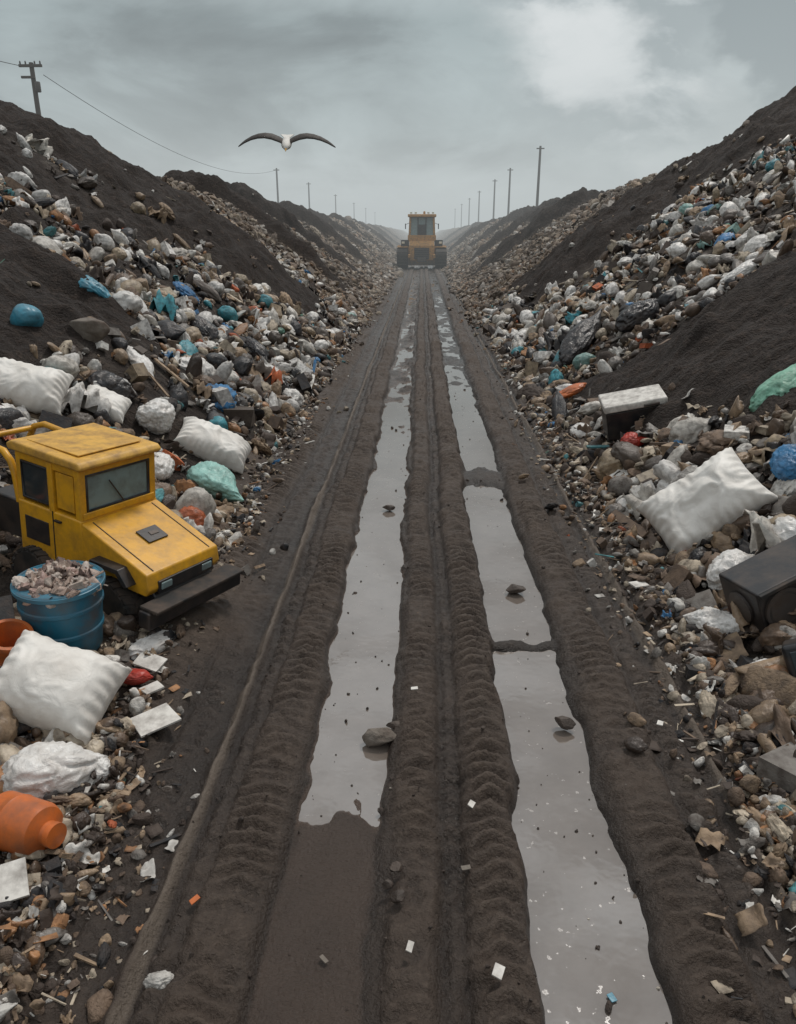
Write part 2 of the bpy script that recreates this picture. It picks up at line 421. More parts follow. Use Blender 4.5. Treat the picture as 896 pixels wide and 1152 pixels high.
def boxv(x,y,z,seed=0,j=.04):
    r=random.Random(seed);vs=[]
    for a in (-1,1):
        for b,c in ((-1,-1),(1,-1),(1,1),(-1,1)):
            vs.append(Vector((b*x/2+r.uniform(-j,j),c*y/2+r.uniform(-j,j),a*z/2+r.uniform(-j,j))))
    return vs,[(0,3,2,1),(4,5,6,7),(0,1,5,4),(1,2,6,5),(2,3,7,6),(3,0,4,7)]
S,P,Q=M['stone'],M['plastic'],M['paper']
protos=[]
def ap(name,vf,m,smooth=True):
    addproto(len(protos),name,vf[0],vf[1],m,smooth);protos.append(name)
ap('stone',mkstone(1,1,.8,.6,5),S);ap('stone',mkstone(2,1.1,.7,.5,7),S);ap('chunk',mkstone(3,.9,.9,.7,10),S);ap('stone',mkstone(4,1.2,.6,.45,6),S)
ap('stone',mkstone(5,1.2,.5,.4,7),S);ap('chunk',mkstone(6,.9,.9,.8,12),S);ap('chunk',mkstone(16,1.2,.7,.5,14),S)
ap('bag',mkbag(1,1,.8,.55,.12),P);ap('bag',mkbag(2,1.1,.6,.5,.10),P);ap('bag',mkbag(3,.9,.9,.6,.16),P);ap('bag',mkbag(4,1.3,.5,.4,.14),P);ap('rag',mkbag(14,1.2,.9,.4,.30,4,False),Q)
ap('bottle',lathe_v([(.04,-.5),(.14,-.49),(.15,-.42),(.14,-.1),(.155,0),(.14,.1),(.14,.22),(.05,.38),(.045,.46),(.055,.46),(.055,.5)],14,.2,1),P)
ap('can',lathe_v([(.22,-.4),(.25,-.37),(.25,.37),(.22,.4)],14,.5,2),P)
ap('sheet',sheet(.9,.7,1,.16),Q);ap('sheet',sheet(1,.45,2,.28),Q);ap('sheet',sheet(.8,.8,3,.45,.01),Q);ap('tile',sheet(.8,.65,5,.02,.02,3,.05),Q)
ap('carton',boxv(.9,.65,.4,1),Q,False);ap('carton',boxv(.7,.6,.6,2,.06),Q,False)
ap('plank',boxv(1.6,.2,.05,3,.02),Q,False);ap('stick',boxv(1.7,.08,.07,4,.02),Q,False)
ap('cloth',sheet(1.1,.9,9,.7,.02,14,.25),Q);ap('cloth',sheet(1.3,.7,19,.8,.02,14,.3),P)
ap('jug',lathe_v([(.2,-.42),(.27,-.4),(.28,-.3),(.28,.05),(.24,.2),(.1,.3),(.09,.36),(.11,.36),(.11,.42)],16,.25,4),P)
ap('cup',lathe_v([(.18,-.4),(.2,-.38),(.3,.4),(.28,.4),(.17,-.3)],14,.3,5),P)
IDX={k:[i for i,n in enumerate(protos) if n==k] for k in set(protos)}
def make_gn():
    ng=bpy.data.node_groups.new('scatter','GeometryNodeTree')
    ng.interface.new_socket('Geometry',in_out='INPUT',socket_type='NodeSocketGeometry')
    ng.interface.new_socket('Geometry',in_out='OUTPUT',socket_type='NodeSocketGeometry')
    N=ng.nodes;L=ng.links
    i=N.new('NodeGroupInput');o=N.new('NodeGroupOutput')
    ci=N.new('GeometryNodeCollectionInfo');ci.inputs['Collection'].default_value=proto
    ci.inputs['Separate Children'].default_value=True;ci.inputs['Reset Children'].default_value=True
    ip=N.new('GeometryNodeInstanceOnPoints');ip.inputs['Pick Instance'].default_value=True
    def na(n,t):
        a=N.new('GeometryNodeInputNamedAttribute');a.data_type=t;a.inputs['Name'].default_value=n
        return [s for s in a.outputs if s.enabled and s.name=='Attribute'][0]
    e=N.new('FunctionNodeEulerToRotation')
    L.new(na('rot','FLOAT_VECTOR'),e.inputs[0]);L.new(e.outputs[0],ip.inputs['Rotation'])
    L.new(na('scl','FLOAT_VECTOR'),ip.inputs['Scale']);L.new(na('idx','INT'),ip.inputs['Instance Index'])
    L.new(i.outputs[0],ip.inputs['Points']);L.new(ci.outputs[0],ip.inputs['Instance'])
    L.new(ip.outputs[0],o.inputs[0])
    return ng
GN=make_gn()
def scatter(name,co,rot,scl,idx,col,parent=None):
    n=len(co)
    me=bpy.data.meshes.new(name);me.vertices.add(n);me.vertices.foreach_set('co',np.asarray(co,np.float32).ravel())
    for nm,t,dat,key in (('rot','FLOAT_VECTOR',rot,'vector'),('scl','FLOAT_VECTOR',scl,'vector'),('idx','INT',idx,'value'),('col','FLOAT_COLOR',col,'color')):
        a=me.attributes.new(nm,t,'POINT')
        a.data.foreach_set(key,np.asarray(dat,np.int32 if t=='INT' else np.float32).ravel())
    o=link(bpy.data.objects.new(name,me));md=o.modifiers.new('scatter','NODES');md.node_group=GN
    if parent:o.parent=parent
    return o
PAL=[((.50,.42,.32),14),((.72,.69,.64),13),((.34,.24,.155),17),((.17,.115,.078),17),((.06,.042,.032),17),((.21,.19,.17),8),((.02,.02,.022),8),((.40,.20,.09),4),
     ((.08,.26,.28),.9),((.05,.19,.38),.6),((.42,.10,.035),.6),((.12,.27,.2),.3)]
pc=np.array([c for c,_ in PAL]);pw=np.array([w for _,w in PAL]);pw=pw/pw.sum()
BIGC=[((.76,.73,.69),16),((.62,.58,.52),6),((.025,.025,.028),9),((.09,.07,.055),6),((.06,.28,.33),1.2),((.05,.2,.42),.6),((.35,.27,.18),4),((.25,.42,.38),.8),((.48,.12,.04),.4)]
bc=np.array([c for c,_ in BIGC]);bw=np.array([w for _,w in BIGC]);bw=bw/bw.sum()
def types(l): return np.array(sum([IDX[k]*w for k,w in l],[]))
small_types=types((('stone',4),('chunk',4),('bag',6),('rag',6),('bottle',6),('can',4),('sheet',5),('tile',4),('carton',4),('plank',5),('stick',5),('cloth',5),('jug',4),('cup',3)))
far_types=types((('stone',3),('chunk',4),('sheet',2),('carton',1),('rag',3)))
big_types=types((('bag',12),('rag',3),('carton',4),('cloth',4),('jug',4),('sheet',3)))
shard_types=types((('sheet',3),('tile',5),('stick',5),('plank',4),('stone',2),('chunk',3),('rag',2),('bottle',1)))
flat=set(IDX['sheet']+IDX['tile']+IDX['plank']+IDX['stick']+IDX['cloth'])
def rots(idx,side,sg=None):
    out=np.zeros((len(idx),3))
    if sg is None: sg=.12 if side==0 else .30
    for k,i in enumerate(idx):
        q=Euler((0,-.58*side,0)).to_quaternion() if side else Quaternion()
        q=q@Quaternion((0,0,1),random.uniform(0,6.283))
        if int(i) in flat: q=q@Euler((random.gauss(0,sg),random.gauss(0,sg),0)).to_quaternion()
        else: q=q@Euler((random.gauss(0,.6),random.gauss(0,.6),0)).to_quaternion()
        out[k]=q.to_euler()
    return out
HERO=[(2.67,6.78,.5),(2.70,5.15,.5),(-2.25,3.84,.45),(-2.45,4.45,.36),(-2.51,9.13,.5),(2.85,10.1,.55),(2.7,4.35,.25),(-3.3,9.2,.25),(-2.38,8.2,.25)]
def bank_scatter(name,side,n,y0,y1,mode):
    r=rng.random(n)
    if mode=='near': Y=np.where(rng.random(n)<.6,y0*(y1/y0)**r,y0+(y1-y0)*r)
    elif mode=='toe': Y=y0*(y1/y0)**r
    else: Y=y0+(y1-y0)*r
    nearin=(1-ss(3.0,4.6,Y))*(.32 if side<0 else .12)
    umax=np.minimum(11.0,3.2+.85*Y)
    base=1.95-(nearin if mode!='far' else 0)
    U=base+rng.random(n)**(1.15 if mode!='far' else 1)*(umax-base)
    spill=rng.random(n)<.03
    U=np.where(spill,2.05-rng.exponential(.15,n),U)
    if mode=='toe': U=2.05-nearin+.20*rng.normal(0,1,n)-.06*rng.exponential(1,n);spill=np.ones(n,bool)
    X=U*side
    sm=soilmask(X,Y)
    toe=2.05+.18*vn(Y*.35,side*5.0,21)-.12*(1-ss(3,6,Y))-nearin
    dens=np.clip(.60+1.1*fbm(X*.6,Y*.6,3,90+side),.2,1) if mode=='near' else 1
    dens=np.maximum(dens,(Y<4)*1.0)
    keep=(rng.random(n)<np.clip(1-sm*1.05,.012,1)*dens)&((U>toe-.15)|(spill&(rng.random(n)<.5)))&(U>.3)
    if mode=='big':
        for hx,hy,hr in HERO: keep&=(np.hypot(X-hx,Y-hy)>hr+.25)
        keep&=~((np.abs(X+2.9)<1.3)&(np.abs(Y-5.6)<1.2))&(U>2.25)
    else:
        keep&=~((np.abs(X+2.5)<.9)&(np.abs(Y-5.65)<.45))
    X,Y,U=X[keep],Y[keep],U[keep];n=len(X)
    if mode=='near':
        s=np.exp(rng.normal(0,.60,n))*(.088+.0032*Y);s=np.clip(s,.03,.42)
        s=np.where(U<2.1,np.minimum(s*.7,.13),s)
        idx=rng.choice(small_types,n);c=pc[rng.choice(len(pc),n,p=pw)]
    elif mode=='toe':
        s=np.clip(np.exp(rng.normal(0,.5,n))*.045,.012,.14);idx=rng.choice(shard_types,n);c=pc[rng.choice(8,n,p=pw[:8]/pw[:8].sum())]
    elif mode=='big':
        s=rng.uniform(.2,.52,n);idx=rng.choice(big_types,n);c=bc[rng.choice(len(bc),n,p=bw)]
    else:
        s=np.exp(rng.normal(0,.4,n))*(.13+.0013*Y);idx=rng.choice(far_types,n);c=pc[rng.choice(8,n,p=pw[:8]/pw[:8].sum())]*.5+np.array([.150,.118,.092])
    c=c*rng.uniform(.7,1.15,(n,1))
    Z=height(X,Y)+s*(.10 if mode!='big' else .20)+(rng.random(n)*.05 if mode=='near' else 0)
    sc=s[:,None]*rng.uniform(.75,1.25,(n,3))
    return scatter(name,np.stack([X,Y,Z],1),rots(idx,side if mode!='toe' else 0),sc,idx,np.concatenate([c,np.ones((n,1))],1))
for sd in (-1,1):
    bank_scatter('loose_trash',sd,34000,.8,30,'near')
    bank_scatter('trash_shards',sd,3600,1.2,14,'toe')
    bank_scatter('bulky_trash',sd,1000,2.8,28,'big')
    bank_scatter('rubble_slope',sd,24000,26,110,'far')
n=800
Y=1.3*(24/1.3)**rng.random(n);X=rng.uniform(-1.9,1.9,n)
s=np.clip(np.exp(rng.normal(0,.6,n))*.014,.005,.06);idx=rng.choice(types((('stone',3),('chunk',5))),n)
c=np.array([(.04,.029,.023),(.065,.048,.038),(.5,.45,.38),(.25,.18,.12)])[rng.choice(4,n,p=[.57,.40,.015,.015])]
scatter('road_pebbles',np.stack([X,Y,np.maximum(height(X,Y),WZ)+s*.15],1),rots(idx,0),s[:,None]*np.ones((n,3)),idx,np.concatenate([c,np.ones((n,1))],1))
# ---------------- individual discarded things
def tilt(nrm,spin): return (Vector(nrm).normalized().to_track_quat('Z','Y')@Quaternion((0,0,1),spin)).to_euler()
def ssf(a,b,x):
    t=min(1,max(0,(x-a)/(b-a)));return t*t*(3-2*t)
def pillow(name,w,l,t,seed,loc,rot,m,n=60):
    vs=[];fs=[]
    for k in (1,-1):
        for j in range(n+1):
            for i in range(n+1):
                u=i/n*2-1;v=j/n*2-1
                e=max((1-u**2)*(1-v**2),0)
                th=t*e**.40
                x=w/2*u*(1-.07*(1-v*v)*abs(u)**3);y=l/2*v*(1-.07*(1-u*u)*abs(v)**3)
                x+=.02*mn.noise(Vector((y*4,seed,1)));y+=.02*mn.noise(Vector((x*4,seed,7)))
                edge=max(abs(u),abs(v))
                tt=(x if abs(v)>abs(u) else y)
                q=Vector((x*2.2+seed,y*2.2,k*3.1));qq=q+Vector((mn.noise(q*1.7),mn.noise(q*1.7+Vector((5,5,5))),0))*.5
                wr=.011*math.sin(tt*70+6*mn.noise(q))*ssf(.55,.92,edge)*(1-ssf(.95,1,edge))
                fold=.24*t*(.28-abs(mn.noise(qq*2.0)))+.08*t*(.28-abs(mn.noise(qq*4.5)))
                z=k*(th*(1+.30*mn.noise(q*1.1))+wr+fold*ssf(0,.35,e))
                z+=.35*t*mn.noise(Vector((x*1.8+seed,y*1.8,0)))
                z-=.35*t*edge**6
                vs.append((x,y,z))
    N=(n+1)**2
    for j in range(n):
        for i in range(n):
            a=j*(n+1)+i;fs.append((a,a+1,a+n+2,a+n+1));fs.append((N+a,N+a+n+1,N+a+n+2,N+a+1))
    o=mesh_obj(name,vs,fs,m,None,loc,rot,smooth=True)
    bm=bmesh.new();bm.from_mesh(o.data);bmesh.ops.remove_doubles(bm,verts=bm.verts,dist=.0005);bmesh.ops.recalc_face_normals(bm,faces=bm.faces);bm.to_mesh(o.data);bm.free()
    return o
Wt=M['white']
pillow('white_sack',1.08,.74,.22,3,(2.70,6.85,.60),tilt((-.50,-.62,.62),math.radians(52)),Wt)
pillow('white_sack',.74,.60,.20,8,(-2.27,4.0,.34),tilt((.30,-.50,.80),math.radians(-38)),Wt)
pillow('white_sack',.95,.50,.18,14,(-2.60,9.2,.50),tilt((.50,-.35,.78),math.radians(-52)),Wt)
pillow('white_sack',.85,.6,.18,21,(-4.35,8.2,1.42),tilt((.35,-.55,.75),math.radians(-25)),Wt)
pillow('white_sack',.55,.42,.13,25,(-3.80,8.9,1.08),tilt((.40,-.4,.8),math.radians(-40)),Wt)
def gbag(name,s,loc,m,seed,rot=(0,0,0),sx=1,sy=.85,sz=.75,wr=.12,neck=True):
    vf=mkbag(seed,sx*s,sy*s,sz*s,wr,5,neck)
    return mesh_obj(name,vf[0],vf[1],m,None,(loc[0],loc[1],loc[2]),rot,smooth=True)
WF=M['whitefilm'];BF=M['blackfilm']
gbag('white_garbage_bag',.52,(-3.30,9.2,.84),WF,31,(0,.3,1.2));gbag('white_garbage_bag',.42,(-2.95,8.05,.52),WF,32,(.2,0,2.2))
gbag('white_garbage_bag',.46,(-2.06,3.42,.16),WF,33,(0,0,.4),1.05,.8,.7);gbag('white_garbage_bag',.20,(-1.84,3.50,.12),WF,34,(0,0,2))
gbag('white_garbage_bag',.55,(-3.95,10.4,1.34),WF,35,(0,.5,-.6),1.2,.6,.5);gbag('white_garbage_bag',.55,(-4.8,13.0,1.82),WF,36,(0,.5,-.9),1.2,.6,.5)
gbag('white_garbage_bag',.34,(2.30,5.25,.16),WF,37,(0,0,2.6));gbag('white_garbage_bag',.34,(2.38,4.55,.15),WF,38,(0,0,.6),1.1,.8,.6)
gbag('white_garbage_bag',.40,(2.62,5.85,.32),WF,39,(0,-.3,.6));gbag('white_garbage_bag',.45,(3.1,5.9,.60),WF,40,(0,-.4,1.9))
gbag('white_garbage_bag',.30,(-1.95,4.85,.14),WF,44,(0,0,1),1.2,.6,.5);gbag('white_garbage_bag',.6,(5.75,14.4,2.35),WF,45,(0,-.5,.2),1.3,.5,.35)
gbag('white_garbage_bag',.6,(-3.6,11.6,1.02),WF,46,(0,.4,.5),1.1,.8,.6);gbag('white_garbage_bag',.5,(2.9,8.0,.42),WF,47,(0,-.3,.2),1.1,.7,.5)
gbag('mint_garbage_bag',.60,(-2.38,8.2,.32),M['mintfilm'],41,(0,.3,-.5),1.15,.75,.6,.09)
gbag('green_garbage_bag',.75,(4.15,8.6,1.38),M['greenfilm'],42,(0,-.55,.35),1.3,.5,.4)
gbag('black_garbage_bag',.6,(-3.9,9.3,1.13),BF,51,(0,.3,.5));gbag('black_garbage_bag',.6,(-4.2,14.8,1.30),BF,52,(0,.5,-.8),1.3,.6,.4)
gbag('black_garbage_bag',.6,(-3.35,15.4,.78),BF,53,(0,.5,-.8),1.2,.6,.5);gbag('black_garbage_bag',.95,(3.35,16.2,.93),BF,54,(0,-.6,.9),1.4,.6,.4)
gbag('black_garbage_bag',.75,(4.2,15.2,1.52),BF,55,(0,-.6,.5),1.1,.7,.6);gbag('black_garbage_bag',.6,(-4.9,8.0,1.6),BF,56,(0,.3,0))
gbag('blue_plastic_bag',.40,(3.50,6.9,.96),M['bluefilm'],57,(0,-.4,.9));gbag('blue_plastic_bag',.62,(-5.1,11.9,2.22),M['tealfilm'],58,(0,.5,-.3),1.25,.6,.5)
gbag('teal_ball',.34,(-4.97,9.65,1.98),M['tealfilm'],59,(0,0,0),1,1,.95,.03,False)
def rock(s,loc,seed,m,sx=1.2,sy=.8,sz=.6,rz=0):
    vf=mkstone(seed,s*sx,s*sy,s*sz,8,4);return mesh_obj('rock',vf[0],vf[1],m,None,loc,(0,0,rz),smooth=True)
rock(.20,(-.23,4.0,.0),71,M['palerock'],1.2,.7,.7);rock(.09,(-.14,4.12,.0),72,M['rock']);rock(.17,(.88,6.17,-.01),73,M['rock'],1.1,.8,.6);rock(.12,(.97,4.18,.0),74,M['rock'],1.2,.8,.6)
rock(.075,(-.09,2.87,.08),75,M['rock'],1,.8,.7);rock(.075,(-.08,2.70,.08),76,M['rock'],1,.8,.8);rock(.055,(-.13,2.78,.07),77,M['rock'],1,.8,.8)
rock(.5,(-4.4,10.1,1.82),78,M['palerock'],1,.8,.8,.4);rock(.12,(-.35,8.3,-.02),79,M['rock'])
def tile(s,loc,rz,nrm=(0,0,1),m=None,a=.8):
    return prism('broken_tile',[(-s*.5,-s*.40*a),(s*.48,-s*.5*a),(s*.5,s*.42*a),(-s*.42,s*.5*a)],min(.014,s*.13),m or M['board'],None,loc,(Vector(nrm).normalized().to_track_quat('Z','Y')@Quaternion((0,0,1),rz)).to_euler(),bevel=.001,axis='z')
tile(.27,(-1.66,3.98,.11),.35,(.05,-.1,1));tile(.25,(-1.93,3.36,.12),-.5,(.1,-.2,1));tile(.17,(-1.88,3.06,.12),.5,(0,-.1,1),None,.6);tile(.26,(-1.93,2.62,.17),.2,(.1,-.3,.9))
tile(.14,(-1.80,4.35,.10),.9);tile(.06,(.35,2.3,.115),.5,(.2,-.2,1));tile(.2,(-1.90,4.62,.14),2.2,(.2,-.2,1));tile(.15,(1.95,6.1,.09),.4);tile(.10,(1.92,7.4,.09),1.4);tile(.18,(2.02,9.0,.09),.9)
tile(.04,(.84,2.32,-.045),.5,(.1,0,1),M['tealfilm']);tile(.05,(-1.04,2.68,.05),.9,(0,-.2,1),M['orange'],.6);tile(.05,(-.02,2.41,.11),.6,(.2,-.2,1),M['board'],.6);tile(.045,(-.4,2.44,-.015),.9,(.2,0,1),M['palerock'],.5)
tile(.045,(.30,3.3,.1),.2,(.3,-.2,1));tile(.05,(-.02,4.4,.1),.2,(0,-.3,1),M['board'],.5);tile(.05,(1.55,4.1,.07),1.2);tile(.05,(.25,2.9,.06),.3,(0,0,1),M['palerock'],.6)
oc=empty('orange_canister',(-1.98,2.98,.19),(math.radians(86),0,math.radians(68)))
lathe('shell',[(.001,-.17),(.12,-.17),(.135,-.155),(.135,-.06),(.14,-.05),(.135,-.04),(.135,.10),(.12,.14),(.06,.165),(.055,.20),(.001,.20)],M['orange'],oc,n=36)
lathe('cap',[(.062,.19),(.062,.225),(.001,.23)],M['orange'],oc,n=20)
rp=empty('red_pot',(-2.72,4.30,.34),(.2,.3,0));lathe('shell',[(.001,0),(.10,0),(.13,.2),(.145,.2),(.145,.23),(.12,.23),(.09,.03),(.001,.03)],M['orange'],rp,n=28)
gbag('red_plastic_bag',.17,(-1.93,4.42,.14),M['red'],61,(0,0,0),1.2,.8,.5);gbag('red_plastic_bag',.3,(2.72,9.5,.48),M['red'],62,(0,-.3,0));gbag('orange_plastic_bag',.42,(2.6,13.2,.40),M['orange'],63,(0,-.4,.3),1.3,.8,.35)
ls=empty('loudspeaker',(2.82,5.28,.52),(math.radians(-4),math.radians(-22),math.radians(16)))
box('cabinet',(.85,.46,.40),(0,0,0),M['black'],ls,.02)
box('baffle_frame_top',(.83,.03,.03),(0,-.243,.182),M['rubber'],ls,.005);box('baffle_frame_bottom',(.83,.03,.03),(0,-.243,-.182),M['rubber'],ls,.005)
for x,r in ((-.24,.15),(.22,.11)):
    lathe('driver_ring',[(r,0),(r*1.08,.0),(r*1.08,.022),(r,.022)],M['steel'],ls,(x,-.232,0),(math.pi/2,0,0),32)
    lathe('driver_cone',[(r,.012),(r*.85,.016),(r*.3,-.004),(r*.28,.006),(.001,.012)],M['rubber'],ls,(x,-.240,0),(math.pi/2,0,0),32)
lathe('port_ring',[(.11,0),(.125,.0),(.125,.02),(.11,.02)],M['steel'],ls,(-.426,0,0),(0,-math.pi/2,0),32)
tv=empty('old_television',(2.72,4.35,.36),(math.radians(-20),math.radians(-25),math.radians(-20)))
box('case',(.55,.30,.40),(0,0,0),M['black'],tv,.03);box('screen',(.42,.012,.29),(-.02,-.156,.01),M['glass'],tv,.01);box('tube_housing',(.38,.2,.28),(0,.24,0),M['black'],tv,.04,taper=(.9,.9))
wa=empty('discarded_fridge',(2.90,10.2,.70),(math.radians(10),math.radians(-12),math.radians(-4)))
box('body',(.78,.45,.40),(0,0,-.05),M['black'],wa,.02);box('door',(.82,.50,.10),(0,0,.21),M['board'],wa,.02);box('handle',(.2,.03,.03),(.2,-.265,.20),M['steel'],wa,.005)
# ---------------- compact yellow loader
e=empty('mini_loader',(-2.53,5.66,.19),(math.radians(-2),math.radians(5),math.radians(-28)),.82)
Y_,K_=M['yellow'],M['black']
prism('chassis',[(-.85,.22),(.95,.22),(.98,.30),(.9,.42),(-.85,.42)],.74,K_,e,bevel=.02)
prism('cab_lower',[(-.80,.38),(.10,.38),(.14,.60),(.10,.92),(-.80,.92)],.94,Y_,e,bevel=.025)
prism('hood',[(.08,.42),(.91,.40),(.96,.47),(.93,.62),(.10,.90)],.92,Y_,e,bevel=.018)
box('hood_vent',(.19,.24,.015),(.52,0,.771),K_,e,.004,(0,math.radians(18.6),0))
box('vent_mark',(.05,.10,.008),(.52,.02,.782),M['steel'],e,.002,(0,math.radians(18.6),0))
tube('hood_seam',[(.14,-.36,.889),(.91,-.36,.630)],.005,K_,e);tube('hood_seam',[(.14,.36,.889),(.91,.36,.630)],.005,K_,e)
box('front_grille',(.03,.70,.12),(.955,0,.475),K_,e,.008)
for s in (-1,1): box('headlight_%d'%(s+2),(.03,.13,.07),(.966,s*.26,.48),M['glasslight'],e,.01)
box('bumper',(.14,1.22,.17),(1.04,0,.27),K_,e,.02);box('bumper_lip',(.22,1.16,.035),(1.07,0,.37),M['rubber'],e,.01)
for x,y in ((.06,-.42),(.06,.42),(-.76,-.42),(-.76,.42),(-.30,-.43),(-.30,.43)):
    box('cab_post',(.075,.075,.50),(x,y,1.15),Y_,e,.012)
box('cab_beam_front',(.075,.84,.07),(.055,0,1.375),Y_,e,.01);box('cab_sill_front',(.09,.86,.07),(.065,0,.945),Y_,e,.01)
for s in (-1,1): box('cab_side_beam',(.86,.07,.08),(-.35,s*.42,1.37),Y_,e,.01)
box('cab_rear',(.05,.82,.5),(-.77,0,1.14),Y_,e,.01)
box('windscreen',(.02,.76,.38),(.068,0,1.16),M['glasslight'],e,.004)
tube('windscreen_seal',[(.084,-.37,.985),(.084,.37,.985),(.084,.37,1.335),(.084,-.37,1.335)],.018,K_,e,True)
tube('wiper',[(.095,.05,.99),(.10,-.12,1.24)],.007,K_,e)
for s in (-1,1):
    box('side_window',(.40,.02,.37),(-.53,s*.435,1.14),M['glass'],e,.004)
    tube('side_seal',[(-.72,s*.447,.96),(-.34,s*.447,.96),(-.34,s*.447,1.32),(-.72,s*.447,1.32)],.014,K_,e,True)
    box('door_panel',(.24,.02,.36),(-.12,s*.435,1.14),Y_,e,.004)
    box('side_hatch',(.34,.012,.24),(-.52,s*.474,.66),K_,e,.004)
    tube('door_gap',[(-.28,s*.472,.42),(-.28,s*.472,.92)],.006,K_,e)
    box('door_handle',(.09,.025,.02),(-.2,s*.482,.84),K_,e,.004)
    box('step',(.34,.16,.035),(-.1,s*.53,.33),K_,e,.008)
    prism('mudguard',[(.22,.50),(.32,.64),(.68,.64),(.80,.50),(.75,.48),(.65,.59),(.35,.59),(.27,.48)],.14,K_,e,(0,s*.50,0),bevel=.008)
prism('roof',[(-.86,1.41),(.14,1.41),(.17,1.44),(.12,1.49),(-.80,1.51),(-.88,1.47)],.98,M['yroof'],e,bevel=.03)
box('roof_panel',(.72,.74,.015),(-.36,0,1.508),M['yroof'],e,.006)
for x,y in ((.50,-.46),(.50,.46),(-.55,-.46),(-.55,.46)): wheel('wheel',.29,.22,(x,y,.18),e,M['steel'],20)
box('engine_cover',(.55,.74,.42),(-1.12,0,.62),K_,e,.03)
for s in (-.40,.40): tube('roll_bar',[(-.86,s,.85),(-.90,s,1.12),(-.95,s,1.25),(-1.05,s,1.33),(-1.50,s,1.36),(-1.68,s,1.30),(-1.78,s,1.15),(-1.80,s,.6)],.035,Y_,e)
tube('roll_bar_cross',[(-1.70,-.40,1.28),(-1.70,.40,1.28)],.03,Y_,e)
# ---------------- bulldozer far down the road
d=empty('bulldozer',(0,72,.05),(0,0,0))
OP=M['orangepaint']
for s in (-1,1):
    pr=[]
    for k in range(24):
        a=2*math.pi*k/24;pr.append((math.cos(a)*.80+(1.35 if math.cos(a)>0 else -1.35),math.sin(a)*.80+.83))
    prism('track',pr,.95,M['rubber'],d,(s*1.72,0,0),bevel=.02,axis='x')
    for k in range(9):
        for zz in (.03,1.64): box('grouser',(.97,.07,.06),(s*1.72,-1.4+k*.35,zz),M['rubber'],d,.005)
    for zz in (.35,.6,.85,1.1,1.35): box('grouser',(.97,.06,.08),(s*1.72,-2.17,zz),M['rubber'],d,.005)
    box('fender',(1.0,3.1,.08),(s*1.70,.1,1.80),OP,d,.02)
    box('fender_box',(.7,1.2,.55),(s*1.50,-.3,2.1),K_,d,.04)
    box('work_light',(.26,.12,.18),(s*1.65,-.97,2.15),M['lampglass'],d,.02)
    box('lift_arm',(.22,1.6,.30),(s*1.08,-1.9,1.05),OP,d,.04)
prism('hull',[(-1.5,.65),(1.6,.65),(1.6,2.1),(-1.2,2.3),(-1.55,1.9)],2.2,OP,d,bevel=.05,axis='x')
box('radiator_grille',(1.3,.08,.95),(0,-1.58,1.25),K_,d,.02)
for k in range(5): box('grille_slat',(1.2,.05,.05),(0,-1.64,.92+k*.16),M['steel'],d,.01)
box('tow_block',(.8,.4,.35),(0,-1.75,.72),M['steel'],d,.03)
box('cab_base',(2.5,1.9,.55),(0,.1,2.5),OP,d,.04)
box('cab_glass',(2.1,1.6,1.5),(0,.1,3.5),M['glasslight'],d,.02,taper=(.93,.93))
for x in (-1,1):
    for y in (-.72,.92): box('cab_post',(.18,.18,1.55),(x*1.06,y,3.5),OP,d,.02,rot=(0,-x*.045,0))
    box('mirror',(.08,.2,.45),(x*1.45,-.8,3.5),K_,d,.01);tube('mirror_arm',[(x*1.05,-.75,3.8),(x*1.45,-.8,3.65)],.02,K_,d)
    box('cab_post_mid',(.10,.06,1.5),(x*.35,-.73,3.5),K_,d,.01)
box('driver_seat',(.7,.3,.9),(0,-.60,3.2),K_,d,.05)
prism('cab_roof',[(-1.05,4.27),(1.2,4.27),(1.15,4.5),(-1.0,4.5)],2.5,OP,d,bevel=.05,axis='x')
for x in (-.95,-.55,.55,.95): box('roof_lamp',(.2,.12,.14),(x,-1.05,4.6),M['lampglass'],d,.02)
lathe('beacon',[(.001,0),(.1,0),(.1,.2),(.06,.26),(.001,.27)],OP,d,(.2,.2,4.5),n=14)
lathe('exhaust',[(.08,0),(.08,1.1),(.07,1.15)],K_,d,(.9,1.3,3.0),n=12)
prism('blade',[(1.9,.15),(2.35,.1),(2.15,.9),(2.35,1.9),(2.0,1.9),(1.95,.9)],4.4,OP,d,bevel=.03,axis='x')
# ---------------- plastic drum with trash
b=empty('blue_drum',(-2.50,4.66,.24),(math.radians(2),math.radians(3),0),.84)
lathe('shell',[(.001,.0),(.275,0),(.285,.02),(.30,.20),(.315,.21),(.315,.235),(.305,.245),(.318,.42),(.332,.43),(.332,.455),(.322,.465),(.33,.58),(.35,.585),(.35,.63),(.325,.63),(.31,.50),(.001,.5)],M['blue'],b,n=48)
lathe('rim_band',[(.352,.588),(.358,.592),(.358,.622),(.352,.627)],M['bluerim'],b,n=48)
r2=random.Random(5);pts=[];n=210
for i in range(n):
    a=r2.uniform(0,6.283);q=.30*math.sqrt(r2.random());pts.append((q*math.cos(a),q*math.sin(a),.59+.09*(1-q/.3)+r2.uniform(-.02,.03)))
idx=np.array([r2.choice(list(small_types)) for _ in range(n)])
cc=np.array([r2.choice([(.5,.42,.36),(.35,.26,.21),(.6,.52,.46),(.2,.14,.12),(.42,.29,.25),(.55,.42,.35)]) for _ in range(n)])
scatter('contents',pts,rots(idx,0,.5),np.array([[r2.uniform(.07,.15)]*3 for _ in range(n)]),idx,np.concatenate([cc,np.ones((n,1))],1),b)
